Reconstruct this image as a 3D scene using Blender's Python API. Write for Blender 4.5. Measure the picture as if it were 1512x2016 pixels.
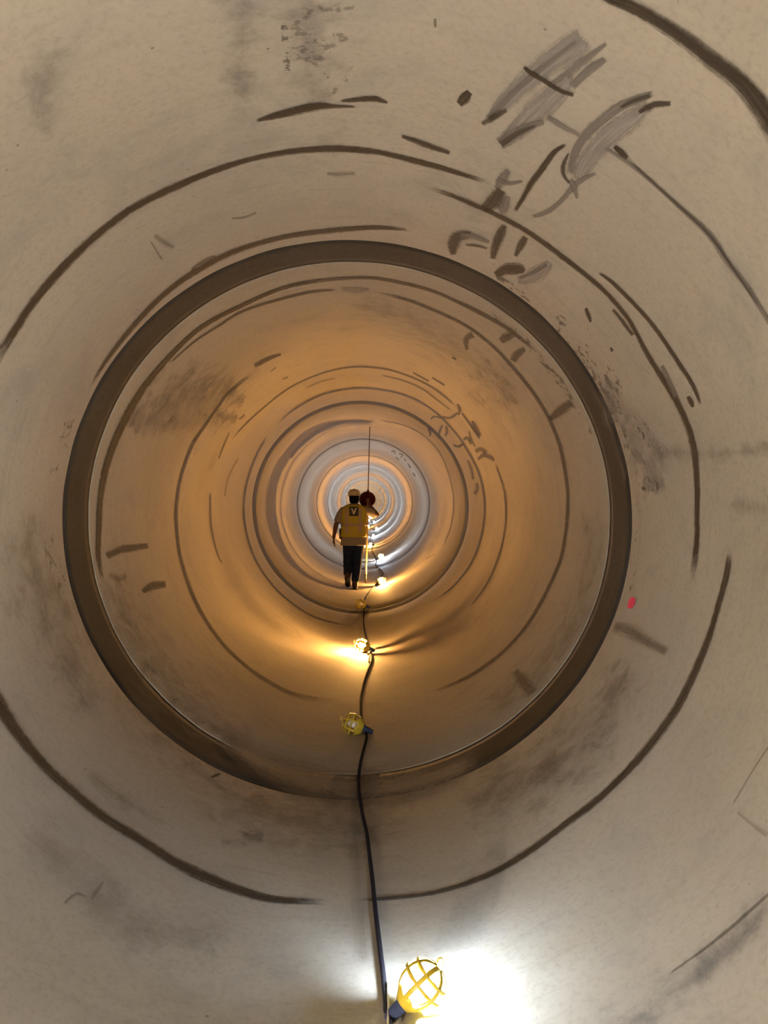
import bpy, bmesh, math, random
from mathutils import Vector, Matrix, Euler

for _o in list(bpy.data.objects):
    bpy.data.objects.remove(_o, do_unlink=True)
random.seed(7)
SC = bpy.context.scene
COL = SC.collection

# ------------------------------------------------------------------ camera, world, exposure
A = 1.524                     # inner half width of the pipe (slightly flattened); its axis runs along +Y
R = 1.500                     # inner half height; the axis lies at height R above the invert
F_PX = 1514.0                 # focal length in pixels of the 1512 x 2016 frame
CAM = Vector((0.098, 0.0, R + 0.122))
CAM_EULER = Euler((math.radians(90) - math.atan(26 / F_PX), 0.0, -math.atan(32 / F_PX)), 'XYZ')
cam_d = bpy.data.cameras.new('camera')
cam_d.sensor_fit = 'VERTICAL'
cam_d.sensor_height = 36.0
cam_d.lens = F_PX / 2016 * 36.0
cam_d.clip_start = 0.05
cam_d.clip_end = 400
cam = bpy.data.objects.new('camera', cam_d)
COL.objects.link(cam)
cam.location = CAM
cam.rotation_euler = CAM_EULER
SC.camera = cam

world = bpy.data.worlds.new('dark_world')
SC.world = world
world.use_nodes = True
world.node_tree.nodes['Background'].inputs[0].default_value = (0, 0, 0, 1)
world.node_tree.nodes['Background'].inputs[1].default_value = 0.0

SC.view_settings.view_transform = 'Standard'
SC.view_settings.look = 'None'
SC.view_settings.gamma = 1.0
SC.view_settings.use_curve_mapping = False
SC.view_settings.exposure = 0.62
SC.cycles.use_denoising = True
SC.cycles.use_adaptive_sampling = True
SC.cycles.adaptive_threshold = 0.12
SC.cycles.adaptive_min_samples = 16
SC.cycles.max_bounces = 7
SC.cycles.diffuse_bounces = 5
SC.cycles.glossy_bounces = 2
SC.cycles.transparent_max_bounces = 24
SC.cycles.sample_clamp_indirect = 8.0
SC.cycles.caustics_reflective = False
SC.cycles.caustics_refractive = False

# bulb colours and strengths (radiance of the glowing bulb)
WARM = (1.0, 0.48, 0.12)
COOL = (0.74, 0.84, 1.0)
NEUTRAL = (1.0, 0.80, 0.56)
S_WARM, S_COOL, S_NEUTRAL, S_NEAR, S_FILL = 5900.0, 3500.0, 3400.0, 1000.0, 7600.0

CAM_M = CAM_EULER.to_matrix()


def ray(px, py):
    d = CAM_M @ Vector(((px - 756.0) / F_PX, -(py - 1008.0) / F_PX, -1.0))
    return d.normalized()


def on_wall(px, py, inset=0.0):
    """point of the pipe wall (real cylinder) under a pixel of the photograph"""
    d = ray(px, py)
    ox, oz = CAM.x, CAM.z - R
    k = ((A - inset) / (R - inset)) ** 2
    r = A - inset
    a = d.x * d.x + k * d.z * d.z
    b = 2 * (ox * d.x + k * oz * d.z)
    c = ox * ox + k * oz * oz - r * r
    t = (-b + math.sqrt(b * b - 4 * a * c)) / (2 * a)
    return CAM + d * t


def at_depth(px, py, y):
    d = ray(px, py)
    return CAM + d * (y / d.y)


def floor_z(x):
    return R - R * math.sqrt(1 - x * x / (A * A))


# ------------------------------------------------------------------ materials
def new_mat(name):
    m = bpy.data.materials.new(name)
    m.use_nodes = True
    nt = m.node_tree
    return m, nt, nt.nodes, nt.links, nt.nodes['Principled BSDF']


def simple(name, col, rough=0.6, noise=0.15, nscale=30.0, bump=0.0, metal=0.0, spec=0.4):
    m, nt, N, L, p = new_mat(name)
    tc = N.new('ShaderNodeTexCoord')
    nz = N.new('ShaderNodeTexNoise')
    nz.inputs['Scale'].default_value = nscale
    nz.inputs['Detail'].default_value = 4
    L.new(tc.outputs['Object'], nz.inputs['Vector'])
    mx = N.new('ShaderNodeMix')
    mx.data_type = 'RGBA'
    L.new(nz.outputs['Fac'], mx.inputs['Factor'])
    mx.inputs['A'].default_value = tuple(c * (1 - noise) for c in col) + (1,)
    mx.inputs['B'].default_value = tuple(min(1, c * (1 + noise)) for c in col) + (1,)
    L.new(mx.outputs['Result'], p.inputs['Base Color'])
    p.inputs['Roughness'].default_value = rough
    p.inputs['Metallic'].default_value = metal
    p.inputs['Specular IOR Level'].default_value = spec
    if bump:
        b = N.new('ShaderNodeBump')
        b.inputs['Strength'].default_value = bump
        b.inputs['Distance'].default_value = 0.01
        L.new(nz.outputs['Fac'], b.inputs['Height'])
        L.new(b.outputs['Normal'], p.inputs['Normal'])
    return m


def math_node(N, L, op, a, b=None, clamp=False):
    n = N.new('ShaderNodeMath')
    n.operation = op
    n.use_clamp = clamp
    for i, v in enumerate((a, b)):
        if v is None:
            continue
        if isinstance(v, (int, float)):
            n.inputs[i].default_value = v
        else:
            L.new(v, n.inputs[i])
    return n.outputs[0]


def mix_col(N, L, fac, a, b, mode='MIX'):
    n = N.new('ShaderNodeMix')
    n.data_type = 'RGBA'
    n.blend_type = mode
    for key, v in (('Factor', fac), ('A', a), ('B', b)):
        if isinstance(v, (int, float)):
            n.inputs[key].default_value = v
        elif isinstance(v, tuple):
            n.inputs[key].default_value = v + (1,) if len(v) == 3 else v
        else:
            L.new(v, n.inputs[key])
    return n.outputs['Result']


def noise(N, L, vec, scale, detail=4, rough=0.55, dist=0.0):
    n = N.new('ShaderNodeTexNoise')
    n.inputs['Scale'].default_value = scale
    n.inputs['Detail'].default_value = detail
    n.inputs['Roughness'].default_value = rough
    n.inputs['Distortion'].default_value = dist
    L.new(vec, n.inputs['Vector'])
    return n.outputs['Fac']


def ramp(N, L, fac, lo, hi):
    n = N.new('ShaderNodeMapRange')
    n.interpolation_type = 'SMOOTHSTEP'
    n.inputs['From Min'].default_value = lo
    n.inputs['From Max'].default_value = hi
    L.new(fac, n.inputs['Value'])
    return n.outputs['Result']


def concrete(name, base, alt, grey, specks=True, rough=0.78):
    m, nt, N, L, p = new_mat(name)
    g = N.new('ShaderNodeNewGeometry')
    pos = g.outputs['Position']
    sc = N.new('ShaderNodeVectorMath')
    sc.operation = 'MULTIPLY'
    sc.inputs[1].default_value = (1.0, 9.0, 1.0)
    L.new(pos, sc.inputs[0])
    big = ramp(N, L, noise(N, L, pos, 0.9, 3, 0.5), 0.35, 0.68)
    col = mix_col(N, L, big, base, alt)
    med = ramp(N, L, noise(N, L, pos, 2.6, 4, 0.66, 0.3), 0.50, 0.78)
    col = mix_col(N, L, math_node(N, L, 'MULTIPLY', med, 0.8), col, grey)
    stre = ramp(N, L, noise(N, L, sc.outputs[0], 1.6, 3, 0.65), 0.52, 0.80)
    col = mix_col(N, L, math_node(N, L, 'MULTIPLY', stre, 0.45), col, tuple(c * 0.72 for c in base))
    fine = noise(N, L, pos, 45, 3, 0.75)
    col = mix_col(N, L, math_node(N, L, 'MULTIPLY', ramp(N, L, fine, 0.42, 0.78), 0.42), col, tuple(c * 0.6 for c in base))
    if specks:
        v = N.new('ShaderNodeTexVoronoi')
        v.inputs['Scale'].default_value = 9.0
        L.new(pos, v.inputs['Vector'])
        gate = ramp(N, L, noise(N, L, pos, 1.7, 2), 0.50, 0.60)
        sp = math_node(N, L, 'LESS_THAN', math_node(N, L, 'ADD', v.outputs['Distance'],
                       math_node(N, L, 'MULTIPLY', fine, 0.05)), 0.075)
        col = mix_col(N, L, math_node(N, L, 'MULTIPLY', math_node(N, L, 'MULTIPLY', sp, gate), 0.65), col, (0.10, 0.085, 0.07))
    L.new(col, p.inputs['Base Color'])
    L.new(math_node(N, L, 'ADD', math_node(N, L, 'MULTIPLY', fine, 0.2), rough - 0.1), p.inputs['Roughness'])
    p.inputs['Specular IOR Level'].default_value = 0.12
    b = N.new('ShaderNodeBump')
    b.inputs['Strength'].default_value = 0.25
    b.inputs['Distance'].default_value = 0.004
    L.new(noise(N, L, pos, 22, 2, 0.7), b.inputs['Height'])
    L.new(b.outputs['Normal'], p.inputs['Normal'])
    return m


M_WALL = concrete('concrete_lining', (0.36, 0.325, 0.272), (0.325, 0.293, 0.25), (0.262, 0.244, 0.225))
M_JOINT = concrete('joint_mortar', (0.036, 0.031, 0.025), (0.048, 0.044, 0.040), (0.028, 0.024, 0.019), specks=False)


def mark_mat(name, col, streak=0.9, edge=0.55, spots=False, brush=0.45, blotch=0.0):
    """brushed-on mark: UV 'uv' = (metres along, 0..1 across), UV 'fx' = (0..1 along, opacity)"""
    m, nt, N, L, p = new_mat(name)
    uv = N.new('ShaderNodeUVMap'); uv.uv_map = 'uv'
    fx = N.new('ShaderNodeUVMap'); fx.uv_map = 'fx'
    s1 = N.new('ShaderNodeSeparateXYZ'); L.new(uv.outputs[0], s1.inputs[0])
    s2 = N.new('ShaderNodeSeparateXYZ'); L.new(fx.outputs[0], s2.inputs[0])
    g = N.new('ShaderNodeNewGeometry')
    cmb = N.new('ShaderNodeCombineXYZ')
    L.new(math_node(N, L, 'MULTIPLY', s1.outputs[0], 2.5), cmb.inputs[0])
    L.new(math_node(N, L, 'MULTIPLY', s1.outputs[1], 7.0), cmb.inputs[1])
    st = noise(N, L, cmb.outputs[0], 1.6, 5, 0.65)
    gr = noise(N, L, g.outputs['Position'], 38, 4, 0.7)
    e = math_node(N, L, 'SUBTRACT', 1.0, math_node(N, L, 'ABSOLUTE', math_node(N, L, 'SUBTRACT', math_node(N, L, 'MULTIPLY', s1.outputs[1], 2.0), 1.0)))
    ends = math_node(N, L, 'MULTIPLY', math_node(N, L, 'MINIMUM', s2.outputs[0], math_node(N, L, 'SUBTRACT', 1.0, s2.outputs[0])), 9.0, clamp=True)
    ends = math_node(N, L, 'ADD', ends, math_node(N, L, 'MULTIPLY', math_node(N, L, 'SUBTRACT', noise(N, L, cmb.outputs[0], 3.0, 2), 0.5), 0.9))
    e = math_node(N, L, 'MINIMUM', e, ends)
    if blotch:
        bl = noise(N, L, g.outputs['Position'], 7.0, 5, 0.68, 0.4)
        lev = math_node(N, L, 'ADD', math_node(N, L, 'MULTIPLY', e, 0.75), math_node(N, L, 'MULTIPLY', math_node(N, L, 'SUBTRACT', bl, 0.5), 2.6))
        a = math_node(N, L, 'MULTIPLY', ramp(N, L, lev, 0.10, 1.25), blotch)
    elif spots:
        gs = noise(N, L, g.outputs['Position'], 24, 3, 0.6)
        big = noise(N, L, g.outputs['Position'], 5, 3, 0.6)
        lev = math_node(N, L, 'ADD', gs, math_node(N, L, 'MULTIPLY', math_node(N, L, 'SUBTRACT', big, 0.5), 0.7))
        lev = math_node(N, L, 'ADD', lev, math_node(N, L, 'MULTIPLY', math_node(N, L, 'SUBTRACT', math_node(N, L, 'MINIMUM', e, 0.4), 0.4), 0.55))
        a = ramp(N, L, lev, 0.56, 0.66)
    else:
        w = math_node(N, L, 'ADD', e, math_node(N, L, 'MULTIPLY', math_node(N, L, 'SUBTRACT', st, 0.52), streak))
        w = math_node(N, L, 'ADD', w, math_node(N, L, 'MULTIPLY', math_node(N, L, 'SUBTRACT', gr, 0.5), 0.45))
        a = ramp(N, L, w, 0.12, 0.12 + edge)
        cm2 = N.new('ShaderNodeCombineXYZ')
        L.new(math_node(N, L, 'MULTIPLY', s1.outputs[0], 3.0), cm2.inputs[0])
        L.new(math_node(N, L, 'MULTIPLY', s1.outputs[1], 16.0), cm2.inputs[1])
        br = ramp(N, L, noise(N, L, cm2.outputs[0], 1.3, 4, 0.6), 0.30, 0.62)
        a = math_node(N, L, 'MULTIPLY', a, math_node(N, L, 'ADD', math_node(N, L, 'MULTIPLY', br, brush), 1.0 - brush))
    a = math_node(N, L, 'MULTIPLY', a, s2.outputs[1], clamp=True)
    L.new(mix_col(N, L, gr, tuple(c * 0.85 for c in col), tuple(c * 1.15 for c in col)), p.inputs['Base Color'])
    p.inputs['Roughness'].default_value = 0.7
    p.inputs['Specular IOR Level'].default_value = 0.2
    L.new(a, p.inputs['Alpha'])
    return m


M_MARK = mark_mat('dark_marker', (0.034, 0.026, 0.018), 0.8, 0.55, brush=0.32)
M_SMEAR = mark_mat('grey_smear', (0.155, 0.141, 0.127), 1.3, 0.55)
M_PALE = mark_mat('pale_grey_smear', (0.235, 0.217, 0.20), 0.9, 0.60)
M_STAIN = mark_mat('brown_stain', (0.14, 0.11, 0.08), 1.1, 0.9)
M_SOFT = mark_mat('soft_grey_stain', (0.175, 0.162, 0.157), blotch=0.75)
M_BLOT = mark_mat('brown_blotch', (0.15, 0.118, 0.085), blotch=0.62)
M_DUST = mark_mat('floor_dust', (0.21, 0.18, 0.148), 0.6, 1.0, brush=0.1)
M_SPAT = mark_mat('dark_spatter', (0.10, 0.085, 0.07), spots=True)
M_PINK = mark_mat('pink_paint', (0.85, 0.03, 0.13), 0.3, 0.25)


def emitter(name, col, strength):
    m, nt, N, L, p = new_mat(name)
    p.inputs['Base Color'].default_value = (0.9, 0.9, 0.9, 1)
    p.inputs['Emission Color'].default_value = col + (1,)
    p.inputs['Emission Strength'].default_value = strength
    return m


M_BULB = {'warm': emitter('bulb_warm', WARM, S_WARM), 'cool': emitter('bulb_cool', COOL, S_COOL),
          'neutral': emitter('bulb_neutral', NEUTRAL, S_NEUTRAL), 'near': emitter('bulb_near', (0.68, 0.82, 1.0), S_NEAR),
          'feet': emitter('bulb_added_fill', (1.0, 0.87, 0.70), S_FILL)}  # bulb of the added lamp that brightens the near walls
M_BULB['off'] = simple('bulb_unlit', (0.62, 0.60, 0.55), 0.25, 0.05)
M_YELLOW = simple('yellow_plastic', (0.46, 0.34, 0.03), 0.4, 0.12, 20)
M_SOCKET = simple('socket_rubber', (0.03, 0.04, 0.085), 0.5, 0.2, 40)
M_CORD = simple('cord_rubber', (0.016, 0.015, 0.022), 0.9, 0.25, 25, spec=0.1)
M_WIRE = simple('pale_wire', (0.55, 0.52, 0.42), 0.5, 0.1)
M_SKIN = simple('skin', (0.075, 0.025, 0.015), 0.55, 0.12, 14)
M_HAIR = simple('dark_hair', (0.004, 0.0035, 0.003), 0.95, 0.3, 60, 0.3, spec=0.04)
M_HAT = simple('hard_hat_shell', (0.34, 0.275, 0.18), 0.35, 0.06, 20)
M_VEST = simple('vest_fabric', (0.29, 0.235, 0.02), 0.75, 0.10, 25, 0.15)
M_TAPE = simple('vest_tape', (0.25, 0.185, 0.14), 0.6, 0.08, 40)
M_BLACK = simple('black_patch', (0.018, 0.016, 0.022), 0.6, 0.1)
M_WHITE = simple('white_print', (0.42, 0.40, 0.36), 0.6, 0.05)
M_SHIRT = simple('grey_shirt', (0.17, 0.14, 0.11), 0.85, 0.12, 18, 0.2)
M_JEANS = simple('denim', (0.009, 0.014, 0.038), 0.95, 0.5, 9, 0.3, spec=0.08)
M_BOOT = simple('brown_leather', (0.035, 0.012, 0.008), 0.6, 0.25, 30, 0.2)
M_SOLE = simple('boot_sole', (0.03, 0.024, 0.02), 0.7, 0.2)
M_RED = simple('red_disc', (0.035, 0.004, 0.003), 0.9, 0.12, 20, spec=0.08)
M_ROD = simple('dark_rod', (0.10, 0.045, 0.02), 0.5, 0.15, 30)
M_WOOD = simple('tan_pole', (0.46, 0.31, 0.13), 0.45, 0.10, 20)
M_EYE = simple('eye_white', (0.7, 0.68, 0.65), 0.3, 0.02)


# ------------------------------------------------------------------ mesh helpers
def link_mesh(name, bm, mat, parent=None, origin=(0, 0, 0), smooth=True, recalc=True):
    if recalc:
        bmesh.ops.recalc_face_normals(bm, faces=bm.faces[:])
    me = bpy.data.meshes.new(name)
    if Vector(origin).length:
        bmesh.ops.translate(bm, verts=bm.verts[:], vec=-Vector(origin))
    bm.to_mesh(me)
    bm.free()
    me.materials.append(mat)
    for p in me.polygons:
        p.use_smooth = smooth
    o = bpy.data.objects.new(name, me)
    COL.objects.link(o)
    if parent is not None:
        o.parent = parent
    return o


def empty(name, loc=(0, 0, 0), rot=(0, 0, 0)):
    o = bpy.data.objects.new(name, None)
    o.empty_display_size = 0.05
    COL.objects.link(o)
    o.location = loc
    o.rotation_euler = rot
    return o


def tag(o, label, cat, group=None):
    o['label'] = label
    o['category'] = cat
    if group:
        o['group'] = group
    return o


def ring_loft(bm, rings, cap=True, closed=False):
    """rings: lists of Vectors, all of one length"""
    vs = [[bm.verts.new(p) for p in r] for r in rings]
    n = len(vs[0])
    m = len(vs)
    for i in range(m if closed else m - 1):
        a, b = vs[i], vs[(i + 1) % m]
        for k in range(n):
            bm.faces.new((a[k], a[(k + 1) % n], b[(k + 1) % n], b[k]))
    if cap and not closed:
        bm.faces.new(vs[0][::-1])
        bm.faces.new(vs[-1])
    return vs


def ellipse(c, u, v, n=16):
    c, u, v = Vector(c), Vector(u), Vector(v)
    return [c + u * math.cos(2 * math.pi * k / n) + v * math.sin(2 * math.pi * k / n) for k in range(n)]


def limb(bm, pts, radii, n=14, ref=(1, 0, 0), round_ends=True, cap=True, sub=0):
    """tapered tube through pts; radii are scalars or (along ref, across)"""
    pts = [Vector(p) for p in pts]
    radii = [(r, r) if isinstance(r, (int, float)) else r for r in radii]
    if sub:
        P, Q = [], []
        m = len(pts)
        for i in range(m - 1):
            p0, p1, p2, p3 = pts[max(i - 1, 0)], pts[i], pts[i + 1], pts[min(i + 2, m - 1)]
            for s in range(sub):
                t = s / sub
                P.append(0.5 * ((2 * p1) + (p2 - p0) * t + (2 * p0 - 5 * p1 + 4 * p2 - p3) * t * t + (3 * p1 - p0 - 3 * p2 + p3) * t ** 3))
                Q.append(tuple(radii[i][k] * (1 - t) + radii[i + 1][k] * t for k in (0, 1)))
        P.append(pts[-1]); Q.append(radii[-1])
        pts, radii = P, Q
    ref = Vector(ref).normalized()
    rings = []
    u = None
    m = len(pts)
    for i, p in enumerate(pts):
        t = (pts[min(i + 1, m - 1)] - pts[max(i - 1, 0)]).normalized()
        base = ref if u is None else u
        if abs(base.dot(t)) > 0.98:
            base = Vector((0, 1, 0)) if abs(t.y) < 0.9 else Vector((0, 0, 1))
        u = (base - t * base.dot(t)).normalized()
        v = t.cross(u)
        a, b = radii[i]
        if i == 0 and round_ends:
            k = min(a, b)
            rings.append(ellipse(p - t * k * 0.85, u * a * 0.45, v * b * 0.45, n))
            rings.append(ellipse(p - t * k * 0.5, u * a * 0.82, v * b * 0.82, n))
        rings.append(ellipse(p, u * a, v * b, n))
        if i == m - 1 and round_ends:
            k = min(a, b)
            rings.append(ellipse(p + t * k * 0.5, u * a * 0.82, v * b * 0.82, n))
            rings.append(ellipse(p + t * k * 0.85, u * a * 0.45, v * b * 0.45, n))
    ring_loft(bm, rings, cap=cap)


def lathe_x(bm, prof, n=20, closed=False, cap=True):
    """profile of (x, r) turned about the X axis"""
    rings = [[Vector((x, r * math.cos(2 * math.pi * k / n), r * math.sin(2 * math.pi * k / n))) for k in range(n)] for x, r in prof]
    ring_loft(bm, rings, cap=cap, closed=closed)


def box(bm, lo, hi):
    lo, hi = Vector(lo), Vector(hi)
    vs = [bm.verts.new((x, y, z)) for x in (lo.x, hi.x) for y in (lo.y, hi.y) for z in (lo.z, hi.z)]
    for f in ((0, 1, 3, 2), (4, 6, 7, 5), (0, 4, 5, 1), (2, 3, 7, 6), (0, 2, 6, 4), (1, 5, 7, 3)):
        bm.faces.new([vs[i] for i in f])


# ------------------------------------------------------------------ the pipe
JOINT0, JW, PITCH = 4.13, 0.38, 6.72
I0, I1 = -3, 23                     # joint numbers; joint 0 is the broad one in the foreground
NSEG = 192
wall = empty('wall_pipe')
wall['kind'] = 'structure'
wall['label'] = 'round concrete lined pipe interior running away to the far end'


def edge_noise(seed, amp):
    rnd = random.Random(seed)
    ph = [(rnd.uniform(0, 6.28), rnd.randint(2, 40)) for _ in range(14)]
    return [amp * sum(math.sin(f * 2 * math.pi * k / NSEG + a) / (1 + 0.06 * f) for a, f in ph) / 3.2 for k in range(NSEG)]


def pipe_ring(r, y, nz=None):
    return [Vector(((r + A - R) * math.sin(2 * math.pi * k / NSEG), y + (nz[k] if nz else 0), R + r * math.cos(2 * math.pi * k / NSEG))) for k in range(NSEG)]


def section_mesh():
    bm = bmesh.new()
    ln = PITCH - JW
    n0, n1 = edge_noise(3, 0.007), edge_noise(5, 0.005)
    prof = [(R + 0.018, 0.0, n0), (R + 0.006, 0.001, n0), (R + 0.001, 0.006, n0), (R, 0.016, n0)]
    for t in (0.1, 0.25, 0.5, 0.75, 0.9):
        prof.append((R, ln * t, None))
    prof += [(R, ln - 0.016, n1), (R + 0.001, ln - 0.006, n1), (R + 0.006, ln - 0.001, n1), (R + 0.018, ln, n1),
             (R + 0.2, ln, None), (R + 0.2, 0.0, None)]
    ring_loft(bm, [pipe_ring(r, y, nz) for r, y, nz in prof], closed=True)
    return bm


def joint_mesh():
    bm = bmesh.new()
    prof = [(R + 0.006, -0.012), (R + 0.005, JW * 0.2), (R + 0.006, JW * 0.5), (R + 0.004, JW * 0.8), (R + 0.005, JW + 0.012),
            (R + 0.15, JW + 0.012), (R + 0.15, -0.012)]
    ring_loft(bm, [pipe_ring(r, y) for r, y in prof], closed=True)
    return bm


sec0 = link_mesh('pipe_section', section_mesh(), M_WALL, wall)
jnt0 = link_mesh('joint_band', joint_mesh(), M_JOINT, wall)
SECTIONS = {}
for i in range(I0, I1 + 1):
    s = sec0 if i == I0 else sec0.copy()
    j = jnt0 if i == I0 else jnt0.copy()
    if i != I0:
        COL.objects.link(s)
        COL.objects.link(j)
    s.location = (0, JOINT0 + i * PITCH + JW, 0)
    j.location = (0, JOINT0 + i * PITCH, 0)
    SECTIONS[i] = s

# closed far end of the pipe
bm = bmesh.new()
yend = JOINT0 + (I1 + 1) * PITCH
ring_loft(bm, [pipe_ring(R + 0.2, yend), pipe_ring(R + 0.2, yend + 0.3)])
end = link_mesh('wall_end', bm, M_WALL, smooth=False)
end['kind'] = 'structure'

# ------------------------------------------------------------------ marks on the wall


def catmull(pts, sub):
    out = []
    m = len(pts)
    for i in range(m - 1):
        p0, p1, p2, p3 = pts[max(i - 1, 0)], pts[i], pts[i + 1], pts[min(i + 2, m - 1)]
        for s in range(sub):
            t = s / sub
            out.append(tuple(0.5 * (2 * b + (c - a) * t + (2 * a - 5 * b + 4 * c - d) * t * t + (3 * b - a - 3 * c + d) * t ** 3)
                             for a, b, c, d in zip(p0, p1, p2, p3)))
    out.append(tuple(pts[-1]))
    return out


LIFT = [0.001, 0]


def stroke(name, mat, pts, op=1.0, cross=4, sub=4, wk=1.4):
    """pts: (x, y, width) on the photograph; the ribbon itself lies on the curved wall"""
    LIFT[0] = 0.0010 + 0.00025 * (LIFT[1] % 16)
    LIFT[1] += 1
    pts = catmull(pts, sub)
    rows = []
    m = len(pts)
    for i, (x, y, w) in enumerate(pts):
        a, b = pts[max(i - 1, 0)], pts[min(i + 1, m - 1)]
        tx, ty = b[0] - a[0], b[1] - a[1]
        l = math.hypot(tx, ty) or 1
        nx, ny = -ty / l, tx / l
        w = max(w, 1.0) * wk
        rows.append([on_wall(x + nx * w * (c / cross - 0.5), y + ny * w * (c / cross - 0.5), LIFT[0]) for c in range(cross + 1)])
    bm = bmesh.new()
    uv = bm.loops.layers.uv.new('uv')
    fx = bm.loops.layers.uv.new('fx')
    vs = [[bm.verts.new(p) for p in r] for r in rows]
    off = random.random() * 50
    us = [off]
    for i in range(1, m):
        us.append(us[-1] + (rows[i][cross // 2] - rows[i - 1][cross // 2]).length)
    for i in range(m - 1):
        for c in range(cross):
            f = bm.faces.new((vs[i][c], vs[i + 1][c], vs[i + 1][c + 1], vs[i][c + 1]))
            for lp, (ii, cc) in zip(f.loops, ((i, c), (i + 1, c), (i + 1, c + 1), (i, c + 1))):
                lp[uv].uv = (us[ii], cc / cross)
                lp[fx].uv = (ii / (m - 1), op)
    ymid = rows[m // 2][0].y
    sec = SECTIONS[max(I0, math.floor((ymid - JOINT0) / PITCH))]
    return link_mesh(name, bm, mat, sec, origin=sec.location, recalc=False)


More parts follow.
